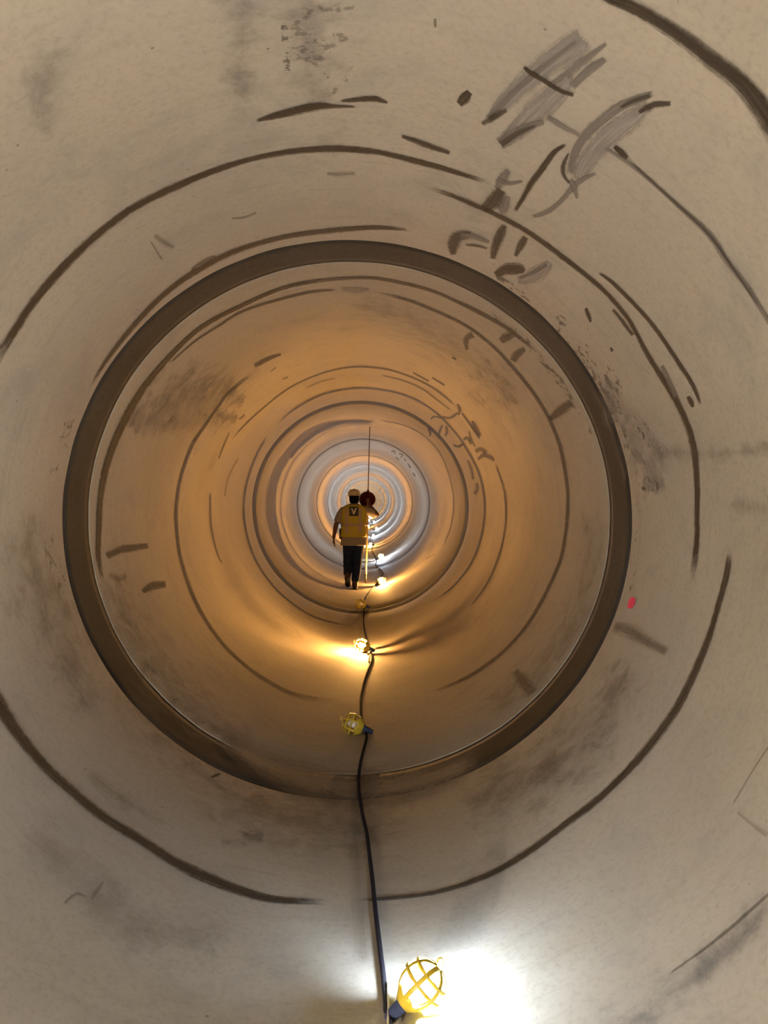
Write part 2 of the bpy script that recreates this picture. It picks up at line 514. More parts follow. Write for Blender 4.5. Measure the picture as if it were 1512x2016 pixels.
K, G, P_, B, S = M_MARK, M_SMEAR, M_PALE, M_STAIN, M_SOFT
marks = [
    # --- soft stains first (lowest)
    ('stain', S, [(470, -10, 90), (478, 60, 95), (472, 130, 70), (462, 200, 50)], 0.55),
    ('stain', S, [(620, -10, 130), (610, 70, 140), (615, 150, 110), (625, 210, 60)], 0.5),
    ('spatter', M_SPAT, [(640, -10, 120), (630, 70, 130), (640, 150, 120), (650, 190, 60)], 0.30),
    ('spatter', M_SPAT, [(560, 40, 14), (562, 110, 16), (566, 150, 16)], 0.55),
    ('stain', S, [(690, 250, 60), (660, 265, 70), (620, 280, 40)], 0.35),
    ('stain', S, [(1290, 885, 30), (1380, 895, 36), (1460, 890, 30), (1520, 880, 30)], 0.45),
    ('stain', S, [(1440, 985, 40), (1480, 1000, 50), (1520, 990, 60)], 0.5),
    ('stain', S, [(1180, 760, 40), (1225, 830, 80), (1255, 890, 110), (1280, 930, 80), (1280, 980, 30)], 0.8),
    ('stain', S, [(250, 850, 50), (310, 800, 100), (370, 775, 110), (430, 770, 90), (490, 790, 40)], 1.0),
    ('stain', S, [(300, 840, 30), (350, 835, 50), (420, 830, 50), (470, 825, 20)], 0.5),
    ('stain', S, [(425, 812, 16), (445, 824, 22), (470, 820, 12)], 0.8),
    ('stain', S, [(930, 720, 40), (970, 740, 60), (1000, 770, 60), (1010, 800, 30)], 0.55),
    ('stain', S, [(920, 770, 26), (945, 785, 40), (960, 795, 20)], 0.5),
    ('stain', M_BLOT, [(170, 1515, 20), (210, 1550, 30), (250, 1580, 34), (300, 1608, 26), (330, 1625, 12)], 0.62),
    ('stain', B, [(700, 1530, 30), (702, 1620, 34), (704, 1720, 38), (712, 1840, 40), (716, 1900, 40)], 0.25),
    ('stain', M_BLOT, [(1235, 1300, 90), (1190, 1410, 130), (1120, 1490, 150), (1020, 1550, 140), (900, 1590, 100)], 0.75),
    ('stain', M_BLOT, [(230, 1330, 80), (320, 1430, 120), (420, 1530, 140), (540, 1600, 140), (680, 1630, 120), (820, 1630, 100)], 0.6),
    ('stain', S, [(430, 1660, 30), (480, 1652, 34), (520, 1650, 20)], 0.5),
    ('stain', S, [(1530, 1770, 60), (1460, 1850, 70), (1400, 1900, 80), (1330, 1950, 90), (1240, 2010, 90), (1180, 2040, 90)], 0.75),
    ('marker_line', K, [(1530, 1745, 6), (1446, 1820, 8), (1381, 1872, 6), (1316, 1918, 4)], 0.45),
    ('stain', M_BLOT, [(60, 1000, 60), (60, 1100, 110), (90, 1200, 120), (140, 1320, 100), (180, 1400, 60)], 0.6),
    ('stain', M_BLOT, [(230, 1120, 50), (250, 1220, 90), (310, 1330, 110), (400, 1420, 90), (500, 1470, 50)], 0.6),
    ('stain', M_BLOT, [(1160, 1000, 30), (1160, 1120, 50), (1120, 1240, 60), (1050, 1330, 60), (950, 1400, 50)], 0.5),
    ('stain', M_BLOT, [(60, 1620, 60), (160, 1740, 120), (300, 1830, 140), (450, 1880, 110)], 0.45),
    ('stain', S, [(120, 60, 60), (90, 160, 100), (60, 260, 80)], 0.45),
    ('stain', S, [(690, 590, 40), (820, 640, 70), (930, 720, 80), (1010, 830, 60)], 0.35),
    ('floor_dust', M_DUST, [(430, 1440, 30), (500, 1492, 60), (580, 1528, 84), (660, 1546, 92), (740, 1550, 92), (820, 1540, 84), (890, 1518, 60), (960, 1480, 30)], 0.95),
    # --- spatter along the broad joint, right and left
    ('spatter', M_SPAT, [(1085, 610, 14), (1150, 690, 34), (1200, 760, 44), (1235, 830, 54), (1262, 890, 70), (1275, 930, 60), (1270, 970, 30)], 0.75),
    ('spatter', M_SPAT, [(975, 540, 10), (1040, 590, 14), (1100, 645, 16), (1150, 700, 16)], 0.9),
    ('spatter', M_SPAT, [(1262, 970, 20), (1258, 1040, 22), (1250, 1110, 20), (1240, 1170, 14)], 0.4),
    ('spatter', M_SPAT, [(940, 600, 8), (1000, 640, 10), (1050, 690, 14), (1100, 750, 12), (1140, 810, 12), (1165, 860, 10)], 0.95),
    ('spatter', M_SPAT, [(150, 810, 16), (130, 850, 30), (112, 900, 30), (108, 950, 20)], 0.45),
    ('spatter', M_SPAT, [(95, 1050, 20), (105, 1110, 26), (130, 1170, 20)], 0.3),
    # --- the near ring and what runs off it
    ('marker_line', K, [(-30, 745, 20), (20, 665, 18), (70, 590, 18), (135, 515, 18), (200, 455, 17), (270, 405, 16), (370, 357, 15), (440, 330, 13), (500, 312, 12), (575, 298, 13), (650, 293, 15), (710, 296, 14), (756, 302, 12), (856, 327, 13), (920, 346, 10), (973, 363, 8)], 1.0),
    ('marker_line', K, [(836, 370, 4), (876, 380, 9), (941, 407, 11), (971, 420, 11), (1036, 455, 11), (1106, 505, 11), (1181, 565, 11), (1231, 620, 10), (1256, 662, 9), (1274, 697, 11), (1308, 751, 13), (1336, 798, 14), (1358, 850, 15), (1368, 898, 14), (1372, 957, 13), (1372, 1017, 12), (1372, 1056, 12), (1368, 1100, 13), (1361, 1156, 6)], 0.95),
    ('marker_line', K, [(1205, 608, 6), (1225, 632, 9), (1247, 662, 7)], 0.8),
    ('marker_line', G, [(1302, 718, 8), (1316, 748, 12), (1332, 785, 10)], 0.8),
    ('marker_line', K, [(1176, 535, 5), (1206, 557, 9), (1256, 607, 9), (1296, 655, 9), (1336, 715, 10), (1364, 759, 9), (1380, 800, 4)], 0.95),
    ('mark', K, [(1354, 780, 6), (1360, 792, 10), (1364, 802, 5)], 1.0),
    ('marker_line', K, [(1437, 1078, 6), (1433, 1115, 13), (1427, 1145, 14), (1415, 1187, 13), (1399, 1243, 14), (1375, 1305, 16), (1331, 1395, 18), (1256, 1495, 17), (1181, 1570, 16), (1116, 1620, 15), (1036, 1680, 16), (956, 1725, 14), (856, 1757, 10), (756, 1769, 8), (690, 1772, 5)], 0.88),
    ('marker_line', K, [(-30, 1335, 32), (0, 1390, 32), (40, 1450, 26), (90, 1510, 22), (140, 1555, 21), (200, 1605, 21), (280, 1655, 20), (350, 1700, 22), (425, 1735, 24), (500, 1762, 20), (560, 1773, 16), (650, 1776, 10)], 0.92),
    ('marker_line', K, [(1170, -18, 16), (1200, -3, 24), (1256, 20, 30), (1331, 65, 32), (1406, 122, 36), (1460, 165, 40), (1500, 215, 46), (1540, 280, 46)], 0.95),
    # --- the diagonal line and the top strokes
    ('mark', K, [(1209, 288, 8), (1222, 300, 14), (1236, 312, 8)], 1.0),
    ('marker_line', G, [(1184, 288, 6), (1212, 305, 8), (1245, 327, 10), (1281, 357, 9), (1331, 402, 9), (1396, 462, 13), (1431, 515, 13), (1471, 567, 12), (1506, 622, 10), (1530, 660, 10)], 1.0),
    ('marker_line', K, [(1240, 318, 6), (1290, 364, 4), (1335, 405, 5), (1396, 462, 6), (1440, 525, 5), (1500, 610, 5)], 0.5),
    ('mark', K, [(502, 239, 4), (535, 230, 13), (575, 220, 17), (625, 210, 17), (660, 210, 8), (704, 211, 3)], 1.0),
    ('mark', K, [(668, 200, 4), (700, 197, 10), (735, 195, 13), (752, 199, 9), (764, 203, 3)], 1.0),
    ('mark', K, [(789, 268, 5), (815, 277, 11), (850, 290, 11), (888, 303, 6)], 1.0),
    ('mark', K, [(903, 206, 14), (914, 194, 24), (926, 181, 14)], 0.95),
    ('mark', K, [(856, 36, 5), (857, 44, 8), (857, 55, 4)], 0.5),
    ('mark', B, [(642, 342, 8), (670, 343, 14), (702, 341, 8)], 0.5),
    ('mark', B, [(455, 430, 6), (480, 428, 6), (507, 418, 7)], 0.6),
    ('mark', B, [(303, 462, 10), (322, 476, 16), (345, 488, 10)], 0.5),
    ('mark', B, [(296, 474, 4), (312, 500, 6), (320, 512, 4)], 0.6),
    # --- big grey smears, upper right
    ('chalk_smear', P_, [(1152, 72, 44), (1120, 98, 56), (1075, 130, 50), (1030, 168, 44), (990, 205, 34), (958, 240, 14)], 0.95),
    ('chalk_smear', G, [(1140, 78, 10), (1098, 110, 12), (1045, 152, 14), (1000, 192, 16), (958, 238, 16)], 0.55),
    ('chalk_smear', G, [(1197, 84, 8), (1158, 113, 16), (1105, 156, 20), (1080, 176, 16)], 0.8),
    ('chalk_smear', P_, [(1130, 150, 24), (1098, 180, 44), (1062, 212, 50), (1035, 238, 40), (1005, 265, 26), (985, 286, 14)], 1.0),
    ('chalk_smear', G, [(1192, 116, 12), (1170, 130, 19), (1150, 146, 18), (1124, 172, 16)], 1.0),
    ('chalk_smear', G, [(1072, 240, 10), (1045, 248, 20), (1012, 266, 28), (982, 286, 24)], 1.0),
    ('mark', K, [(1056, 247, 5), (1020, 262, 11), (984, 286, 15)], 0.55),
    ('mark', K, [(948, 245, 8), (970, 232, 15), (998, 216, 9)], 0.7),
    ('mark', K, [(1030, 131, 5), (1045, 144, 10), (1075, 162, 10), (1105, 180, 10), (1132, 189, 7)], 1.0),
    ('chalk_smear', G, [(1076, 230, 10), (1095, 242, 12), (1118, 256, 9), (1142, 267, 7)], 0.9),
    ('chalk_smear', P_, [(1282, 205, 20), (1245, 232, 40), (1205, 262, 46), (1170, 298, 44), (1148, 330, 36), (1136, 356, 18)], 1.0),
    ('chalk_smear', G, [(1290, 183, 10), (1255, 196, 22), (1217, 212, 22), (1178, 242, 22), (1148, 272, 20), (1130, 308, 18), (1122, 348, 14)], 1.0),
    ('mark', K, [(1282, 188, 8), (1248, 198, 10), (1220, 212, 6)], 0.6),
    ('mark', K, [(1256, 222, 8), (1287, 207, 15), (1322, 204, 10)], 0.8),
    ('mark', K, [(1120, 300, 4), (1109, 325, 10), (1110, 345, 8), (1122, 362, 5)], 0.75),
    ('chalk_smear', G, [(1176, 340, 5), (1150, 352, 11), (1130, 366, 14), (1105, 395, 10), (1078, 416, 11), (1045, 428, 6)], 1.0),
    ('chalk_smear', G, [(1122, 352, 10), (1130, 370, 12), (1136, 392, 5)], 1.0),
    ('mark', K, [(1117, 283, 5), (1090, 301, 13), (1065, 336, 14), (1046, 361, 14), (1029, 391, 11), (1012, 418, 7)], 0.92),
    # --- scribbles about the junction
    ('chalk_smear', G, [(1002, 335, 10), (988, 355, 24), (978, 372, 10)], 1.0),
    ('chalk_smear', G, [(980, 352, 8), (1000, 361, 10), (1030, 357, 5)], 0.9),
    ('mark', K, [(988, 373, 22), (970, 398, 34), (950, 412, 18)], 0.8),
    ('chalk_smear', G, [(1000, 385, 10), (992, 410, 22), (984, 420, 8)], 0.9),
    ('mark', K, [(930, 462, 14), (900, 466, 26), (892, 485, 26), (893, 503, 10)], 0.8),
    ('chalk_smear', G, [(905, 464, 16), (930, 466, 14), (965, 478, 6)], 0.9),
    ('mark', K, [(915, 482, 4), (938, 484, 6), (960, 490, 3)], 0.85),
    ('mark', K, [(994, 442, 10), (984, 464, 22), (974, 490, 18), (970, 512, 10)], 0.8),
    ('mark', K, [(1036, 466, 14), (1026, 482, 18), (1014, 506, 7)], 0.75),
    ('mark', K, [(973, 542, 12), (996, 531, 24), (1020, 530, 24), (1034, 534, 8)], 0.95),
    ('chalk_smear', P_, [(1018, 552, 14), (1045, 546, 28), (1068, 532, 30), (1084, 516, 14)], 1.0),
    ('chalk_smear', G, [(1022, 548, 8), (1050, 536, 8), (1078, 520, 10)], 0.7),
    ('mark', K, [(1153, 606, 6), (1158, 620, 10), (1163, 635, 4)], 0.9),
    ('mark', K, [(1202, 684, 4), (1206, 692, 7)], 0.9),
    # --- above the broad joint
    ('marker_line', K, [(175, 766, 4), (206, 715, 8), (246, 662, 10), (290, 612, 12), (340, 566, 12), (390, 532, 13), (450, 500, 13), (525, 475, 11), (600, 460, 11), (700, 450, 11), (760, 449, 9), (815, 455, 3)], 1.0),
    ('marker_line', B, [(375, 532, 6), (400, 515, 10), (425, 503, 5)], 0.9),
    # --- just beyond the broad joint
    ('marker_line', K, [(204, 1150, 7), (194, 1096, 10), (195, 1037, 12), (198, 977, 13), (213, 906, 15), (246, 826, 16), (286, 759, 14), (337, 699, 11), (397, 644, 10), (476, 602, 9), (557, 567, 8), (635, 552, 8), (712, 547, 7), (764, 552, 7), (841, 570, 7), (893, 591, 7), (944, 616, 8), (996, 645, 8), (1037, 677, 6), (1075, 708, 3)], 1.0),
    ('marker_line', K, [(204, 1150, 5), (194, 1096, 8), (195, 1037, 10), (198, 977, 11), (213, 906, 13), (246, 826, 14), (286, 759, 12), (337, 699, 9), (397, 644, 8), (476, 602, 7), (557, 567, 6), (635, 552, 6)], 1.0),
    ('marker_line', K, [(330, 720, 3), (380, 675, 4), (429, 643, 5), (480, 612, 6), (557, 588, 6), (614, 575, 6), (668, 571, 3)], 0.9),
    ('marker_line', K, [(726, 574, 4), (790, 587, 6), (851, 610, 6), (919, 643, 6), (970, 682, 6), (1011, 726, 7), (1048, 772, 7), (1080, 824, 7), (1102, 880, 7), (1115, 949, 7), (1117, 997, 7), (1112, 1056, 7), (1097, 1118, 7), (1050, 1211, 7), (1005, 1268, 6), (956, 1310, 7), (901, 1342, 6), (825, 1370, 4)], 0.95),
    ('chalk_smear', P_, [(672, 570, 8), (700, 572, 14), (728, 572, 8)], 0.7),
    ('marker_line', K, [(520, 716, 8), (455, 769, 7), (428, 803, 6), (404, 838, 6), (380, 874, 8), (362, 920, 7), (352, 960, 7), (347, 1010, 8), (350, 1060, 7), (358, 1106, 7), (385, 1183, 8), (428, 1253, 6), (475, 1302, 6), (525, 1338, 6), (590, 1368, 6), (700, 1383, 4)], 0.9),
    ('mark', K, [(500, 722, 6), (525, 708, 10), (555, 697, 4)], 1.0),
    ('mark', B, [(532, 732, 3), (544, 723, 4)], 0.8), ('mark', B, [(556, 747, 3), (567, 742, 5)], 0.8),
    ('mark', B, [(470, 826, 4), (478, 820, 6), (482, 815, 3)], 0.9),
    ('mark', K, [(932, 658, 14), (918, 668, 14), (920, 690, 6)], 0.6),
    ('mark', K, [(985, 672, 12), (998, 663, 20), (1015, 656, 12)], 0.7),
    ('mark', K, [(1010, 712, 14), (1018, 698, 18), (1034, 686, 10)], 0.65),
    ('mark', K, [(1082, 826, 10), (1104, 808, 22), (1126, 792, 16)], 0.7),
    ('mark', K, [(890, 703, 4), (898, 708, 5)], 0.9),
    ('mark', K, [(208, 1096, 14), (236, 1083, 16), (260, 1079, 16), (295, 1074, 12)], 0.75),
    ('mark', K, [(280, 1166, 8), (300, 1154, 18), (328, 1150, 14)], 0.75),
    ('mark', B, [(214, 1130, 10), (235, 1140, 20), (250, 1132, 12)], 0.5),
    ('mark', B, [(1204, 1232, 24), (1245, 1246, 34), (1280, 1268, 26), (1316, 1286, 22)], 0.75),
    ('mark', B, [(1012, 1318, 16), (1032, 1345, 28), (1050, 1366, 26)], 0.8),
    ('pink_mark', M_PINK, [(1247, 1176, 8), (1243, 1187, 12), (1239, 1198, 8)], 1.0),
    ('marker_line', B, [(1516, 1465, 4), (1480, 1520, 4), (1441, 1586, 4)], 0.6),
    ('mark', B, [(1450, 1598, 5), (1475, 1620, 8), (1512, 1648, 8)], 0.5),
    ('mark', B, [(180, 1772, 4), (192, 1752, 8), (204, 1736, 4)], 0.7),
    ('mark', B, [(125, 1780, 8), (150, 1760, 10), (170, 1766, 4)], 0.45),
    ('mark', K, [(415, 1530, 3), (426, 1526, 7), (434, 1523, 3)], 0.8),
    # --- thin rings further in
    ('marker_line', K, [(452, 870, 3), (480, 838, 4), (516, 805, 4), (560, 770, 4), (600, 748, 4), (650, 730, 4), (700, 722, 5), (750, 725, 5), (790, 735, 4), (840, 756, 5), (876, 781, 5), (905, 808, 4)], 0.7),
    ('marker_line', K, [(748, 738, 3), (790, 748, 4), (830, 765, 4), (860, 787, 4), (890, 810, 3)], 0.55),
    ('marker_line', K, [(812, 733, 3), (845, 751, 4)], 0.8), ('marker_line', K, [(850, 743, 3), (876, 759, 4)], 0.8),
    ('marker_line', B, [(600, 765, 4), (630, 752, 5), (662, 744, 4)], 0.6),
    ('marker_line', B, [(470, 900, 4), (450, 940, 5), (442, 980, 4)], 0.5),
    ('marker_line', K, [(430, 905, 3), (440, 878, 4), (452, 850, 3)], 0.6),
    ('marker_line', K, [(414, 968, 4), (414, 1000, 5), (416, 1040, 5), (428, 1090, 4), (438, 1110, 3)], 0.6),
    ('marker_line', K, [(535, 848, 4), (565, 817, 4), (600, 793, 5), (640, 775, 5), (690, 765, 5), (730, 765, 5), (780, 773, 5), (820, 788, 5), (860, 814, 5), (890, 845, 5), (915, 878, 5), (942, 930, 5), (953, 980, 5), (952, 1030, 5), (940, 1080, 5), (919, 1122, 4), (880, 1165, 4), (830, 1195, 3)], 0.85),
    ('marker_line', K, [(530, 853, 4), (508, 890, 5), (492, 930, 5), (481, 980, 5), (482, 1030, 5), (496, 1085, 5), (520, 1130, 4), (560, 1175, 4), (620, 1215, 4), (700, 1235, 3)], 0.85),
    ('marker_line', K, [(974, 910, 4), (988, 950, 4), (995, 985, 5), (994, 1040, 4), (980, 1100, 4), (955, 1155, 4), (922, 1198, 3)], 0.8),
    ('marker_line', K, [(908, 812, 4), (928, 840, 5), (945, 865, 4)], 0.8),
    # scribbled figures at the second joint
    ('mark', K, [(900, 795, 4), (905, 806, 8), (903, 818, 4)], 0.7), ('mark', K, [(870, 820, 4), (886, 823, 6), (902, 812, 6)], 0.7),
    ('mark', K, [(848, 826, 4), (855, 820, 5), (870, 823, 4)], 0.8), ('mark', K, [(872, 836, 4), (866, 848, 6), (862, 862, 4)], 0.7),
    ('mark', K, [(878, 838, 5), (880, 850, 7), (876, 858, 4)], 0.7), ('mark', K, [(892, 876, 4), (904, 879, 6), (912, 872, 5)], 0.8),
    ('mark', K, [(912, 866, 5), (920, 862, 8), (928, 876, 4)], 0.7), ('mark', K, [(929, 828, 5), (935, 840, 10), (945, 860, 9)], 0.7),
    ('mark', K, [(923, 848, 4), (927, 864, 5), (936, 880, 4)], 0.6), ('mark', K, [(936, 890, 10), (946, 884, 10), (958, 892, 8)], 0.6),
    ('mark', K, [(940, 906, 6), (952, 896, 10), (968, 902, 9), (972, 908, 5)], 0.6), ('mark', K, [(842, 842, 4), (847, 852, 6), (845, 860, 3)], 0.8),
    ('mark', K, [(920, 905, 4), (928, 925, 6), (932, 945, 6)], 0.6), ('mark', K, [(938, 950, 5), (940, 962, 8), (934, 974, 8)], 0.6),
    # inside the next section: thin rings and flecks
    ('marker_line', K, [(570, 905, 6), (590, 880, 8), (630, 848, 9), (680, 832, 8), (735, 832, 4)], 0.55),
    ('marker_line', K, [(740, 826, 3), (790, 836, 3), (830, 855, 3), (865, 890, 3), (885, 940, 3), (893, 985, 3), (888, 1035, 3), (870, 1080, 3)], 0.55),
    ('mark', K, [(770, 890, 3), (776, 888, 4), (778, 894, 3)], 0.8), ('mark', K, [(784, 893, 3), (792, 896, 4), (788, 902, 3)], 0.8),
    ('mark', K, [(794, 902, 3), (800, 908, 4)], 0.8), ('mark', K, [(802, 912, 3), (809, 922, 4)], 0.8),
    ('mark', K, [(778, 900, 3), (786, 906, 3)], 0.8), ('mark', K, [(812, 930, 3), (818, 938, 4)], 0.8),
    ('mark', K, [(840, 1100, 3), (856, 1090, 3)], 0.3),
]
for mk in marks:
    stroke(*mk)

# ------------------------------------------------------------------ string lights on the pipe floor


def lamp_proto():
    """caged lamp lying on its side, socket at the origin, opening towards +X; tilts up on its widest hoop"""
    parts = {}
    bm = bmesh.new()
    lathe_x(bm, [(-0.060, 0.010), (-0.058, 0.016), (-0.035, 0.018), (-0.034, 0.022), (0.010, 0.024), (0.012, 0.029), (0.030, 0.029), (0.032, 0.020), (0.045, 0.020)], 18)
    parts['socket'] = (bm, M_SOCKET)
    # flared guard collar (thin wall of real thickness) with scalloped rim
    bm = bmesh.new()
    n = 28
    def prof_ring(x, r, sc=0.0):
        out = []
        for k in range(n):
            a = 2 * math.pi * k / n
            w = 1 + sc * math.cos(7 * a)
            out.append(Vector((x + sc * 0.12 * math.cos(7 * a), r * w * math.cos(a), r * w * math.sin(a))))
        return out
    ring_loft(bm, [prof_ring(0.014, 0.031), prof_ring(0.026, 0.040), prof_ring(0.040, 0.050, 0.02), prof_ring(0.054, 0.060, 0.05),
                   prof_ring(0.054, 0.057, 0.05), prof_ring(0.040, 0.047, 0.02), prof_ring(0.026, 0.037), prof_ring(0.014, 0.0295)], closed=True)
    parts['guard_collar'] = (bm, M_YELLOW)
    # ribs, one mesh each
    ribp = [(0.050, 0.060), (0.066, 0.071), (0.085, 0.079), (0.110, 0.082), (0.140, 0.076), (0.165, 0.060), (0.180, 0.036), (0.186, 0.012)]
    bm = bmesh.new()
    limb(bm, [(x, 0, r) for x, r in ribp], [(0.0085, 0.0020)] * len(ribp), 6, (0, 1, 0), sub=2)
    parts['rib'] = (bm, M_YELLOW)
    for nm, x, r in (('hoop', 0.110, 0.082), ('hoop', 0.150, 0.071)):
        bm = bmesh.new()
        rings = []
        for k in range(24):
            a = 2 * math.pi * k / 24
            c = Vector((x, r * math.cos(a), r * math.sin(a)))
            rr = Vector((0, math.cos(a), math.sin(a)))
            rings.append([c + rr * 0.002 * math.cos(b) + Vector((1, 0, 0)) * 0.007 * math.sin(b) for b in (0, 1.05, 2.09, 3.14, 4.19, 5.24)])
        ring_loft(bm, rings, closed=True)
        parts.setdefault('hoop', []).append((bm, M_YELLOW))
    bm = bmesh.new()
    lathe_x(bm, [(0.040, 0.014), (0.060, 0.016), (0.078, 0.026), (0.096, 0.0325), (0.112, 0.034), (0.128, 0.031), (0.140, 0.022), (0.146, 0.010)], 12)
    parts['bulb'] = (bm, None)
    bm = bmesh.new()
    limb(bm, [(0.186, 0, 0), (0.200, 0, 0.0), (0.212, 0, 0.008), (0.214, 0, 0.020), (0.204, 0, 0.026), (0.196, 0, 0.020)], [0.003] * 6, 6, (0, 1, 0), sub=2)
    parts['hook'] = (bm, M_YELLOW)
    return parts


TILT = math.radians(22)
_pm = {}
for nm, v in lamp_proto().items():
    lst = v if isinstance(v, list) else [v]
    _pm[nm] = []
    for bm, mat in lst:
        bmesh.ops.recalc_face_normals(bm, faces=bm.faces[:])
        me = bpy.data.meshes.new(nm)
        bm.to_mesh(me)
        bm.free()
        for p in me.polygons:
            p.use_smooth = True
        if mat:
            me.materials.append(mat)
        _pm[nm].append(me)
BULB_ME = {}
for k, m in M_BULB.items():
    me = _pm['bulb'][0].copy()
    me.name = 'bulb'
    me.materials.append(m)
    BULB_ME[k] = me


def lamp(x, y, heading, kind, label, detail=True, tilt=TILT):
    """heading: direction the lamp opens to, in degrees from +X towards +Y"""
    slope = math.atan(R * x / (A * A))
    root = empty('string_light', (x, y, floor_z(x)))
    base = Matrix.Rotation(-slope, 4, 'Y') @ Matrix.Rotation(math.radians(heading), 4, 'Z')
    root.rotation_euler = base.to_euler()
    tag(root, label, 'work light', 'caged string lights along the pipe floor')
    lift = Matrix.Translation((0, 0, 0.030)) @ Matrix.Rotation(-tilt, 4, 'Y') @ Matrix.Scale(0.9, 4)

    def put(nm, me, mtx):
        o = bpy.data.objects.new(nm, me)
        COL.objects.link(o)
        o.parent = root
        o.matrix_local = mtx
        return o
    put('bulb', BULB_ME[kind], lift)
    put('socket', _pm['socket'][0], lift)
    put('guard_collar', _pm['guard_collar'][0], lift @ Matrix.Diagonal((1.35, 1.3, 1.3, 1)) if y in (8.10, 5.28) else lift)
    if detail:
        for k in range(7):
            put('rib', _pm['rib'][0], lift @ Matrix.Rotation(2 * math.pi * k / 7, 4, 'X'))
        for me in _pm['hoop']:
            put('hoop', me, lift)
        put('hook', _pm['hook'][0], lift)
    return root


# (x, y, heading, kind, label)
lamps = [
    (0.075, -12.4, 20, 'neutral', 'lit caged string light far behind the viewer on the pipe floor', True),
    (-0.75, 0.45, 15, 'feet', 'lit caged string light at the viewer\'s feet, out of the photo', True),  # added lamp, set left out of view to brighten the near walls
    (0.10, -6.5, 160, 'neutral', 'lit caged string light just behind the viewer on the pipe floor', True),
    (0.20, 2.36, 8, 'near', 'glaring white lit lamp in yellow guard at bottom edge of photo', True),
    (0.085, 5.28, 170, 'off', 'unlit yellow caged lamp on shadowed floor just past the broad grey joint', True),
    (0.125, 8.10, 176, 'warm', 'bright orange glowing lamp in yellow ribbed guard below the walking worker', True),
    (0.085, 11.36, 165, 'off', 'tiny unlit yellow lamp at second joint below the worker', True),
    (0.275, 14.10, 8, 'warm', 'warm glowing lamp on floor right of the worker\'s boots', True),
    (0.36, 19.8, 10, 'cool', 'white glowing lamp level with the worker\'s right knee, first white one beyond him', True),
    (0.29, 26.3, 170, 'warm', 'small warm lamp level with the worker\'s right hip', False),
    (0.25, 32.2, 20, 'cool', 'small white lamp just above the warm hip level one', False),
    (0.47, 38.2, 10, 'cool', 'distant white lamp set furthest to the right of the row', False),
    (0.24, 44.0, 170, 'warm', 'distant faint warm lamp beside the lower vest', False),
    (0.44, 50.0, 10, 'cool', 'distant white lamp beside the worker\'s elbow', False),
    (0.30, 56.0, 160, 'cool', 'distant white lamp just under the worker\'s raised sleeve', False),
]
for x, y, hd, kind, lab, det in lamps:
    lamp(x, y, hd, kind, lab, det, math.radians({'near': 34, 'feet': 40}.get(kind, 27 if y == 8.10 else 22)))
for k in range(14):
    o = lamp(0.28 + 0.08 * math.sin(k * 2.1), 62.0 + 6 * k, (10, 170)[k % 2], ('warm', 'neutral', 'cool', 'neutral')[k % 4],
             'lit lamp at the vanishing far end of the row, behind the worker', False)

# ------------------------------------------------------------------ the cord
def floor_pt(x, y, h=0.009):
    s = math.atan(R * x / (A * A))
    return Vector((x - h * math.sin(s), y, floor_z(x) + h * math.cos(s)))


cord_px = [(756, 2040), (760, 1990), (757, 1940), (752, 1898), (746, 1850), (739, 1790), (733, 1730), (727, 1680), (722, 1640),
           (713, 1600), (707, 1560), (706, 1535), (709, 1505), (716, 1475), (722, 1450), (719, 1437), (713, 1418), (711, 1395),
           (711, 1370), (716, 1345), (722, 1325), (730, 1305), (731, 1294), (729, 1281)]
near = [floor_pt(0.10, -12.4), floor_pt(0.05, -9.4), floor_pt(0.10, -6.5), floor_pt(0.10, -3.5), floor_pt(0.16, -1.0), floor_pt(-0.72, 0.42), floor_pt(-0.15, 1.5)]
near += [on_wall(x, y, 0.009) for x, y in cord_px]
far_px = [(722, 1262), (717, 1235), (716, 1215), (717, 1199), (719, 1186), (724, 1172), (734, 1158), (741, 1152)]
far = [on_wall(x, y, 0.009) for x, y in far_px]
far += [floor_pt(0.30, 14.9), floor_pt(0.42, 16.0), floor_pt(0.36, 17.4), floor_pt(0.30, 18.6), floor_pt(0.34, 19.7), floor_pt(0.28, 22.0), floor_pt(0.22, 24.3), floor_pt(0.27, 26.2),
        floor_pt(0.2, 29.5), floor_pt(0.24, 32.1), floor_pt(0.36, 35.0), floor_pt(0.44, 38.1), floor_pt(0.3, 41.0), floor_pt(0.22, 44.0),
        floor_pt(0.36, 47.0), floor_pt(0.42, 50.0), floor_pt(0.3, 53.0), floor_pt(0.28, 56.0)]
far += [floor_pt(0.28 + 0.05 * math.sin(k * 2.1), 62 + 6 * k) for k in range(14)]
bm = bmesh.new()
cpts = near + far
limb(bm, cpts, [0.009] * len(cpts), 8, (0, 0, 1), sub=3)
cord = link_mesh('power_cord', bm, M_CORD)
tag(cord, 'thin dark power cord winding along the pipe floor from lamp to lamp', 'cord')
# splice loop by the orange lamp and pale tie by the near lamp
bm = bmesh.new()
lp = [on_wall(x, y, 0.012) for x, y in ((729, 1283), (729, 1290), (726, 1298), (727, 1305), (732, 1300), (731, 1288))]
limb(bm, lp, [0.006] * 6, 6, (0, 0, 1), sub=3)
link_mesh('splice_loop', bm, M_CORD, cord)
bm = bmesh.new()
lp = [on_wall(x, y, 0.02) for x, y in ((764, 1935), (764, 1960), (765, 1985), (763, 2020), (762, 2050))]
limb(bm, lp, [0.004] * 5, 6, (0, 0, 1), sub=3)
link_mesh('pale_tie', bm, M_WIRE, cord)

# ------------------------------------------------------------------ the worker
MY = 13.76
person = empty('person', (-0.125, MY, floor_z(0.125)))
ORG = Vector(person.location)
tag(person, 'worker in yellow safety vest and hard hat walking away down the pipe', 'person')


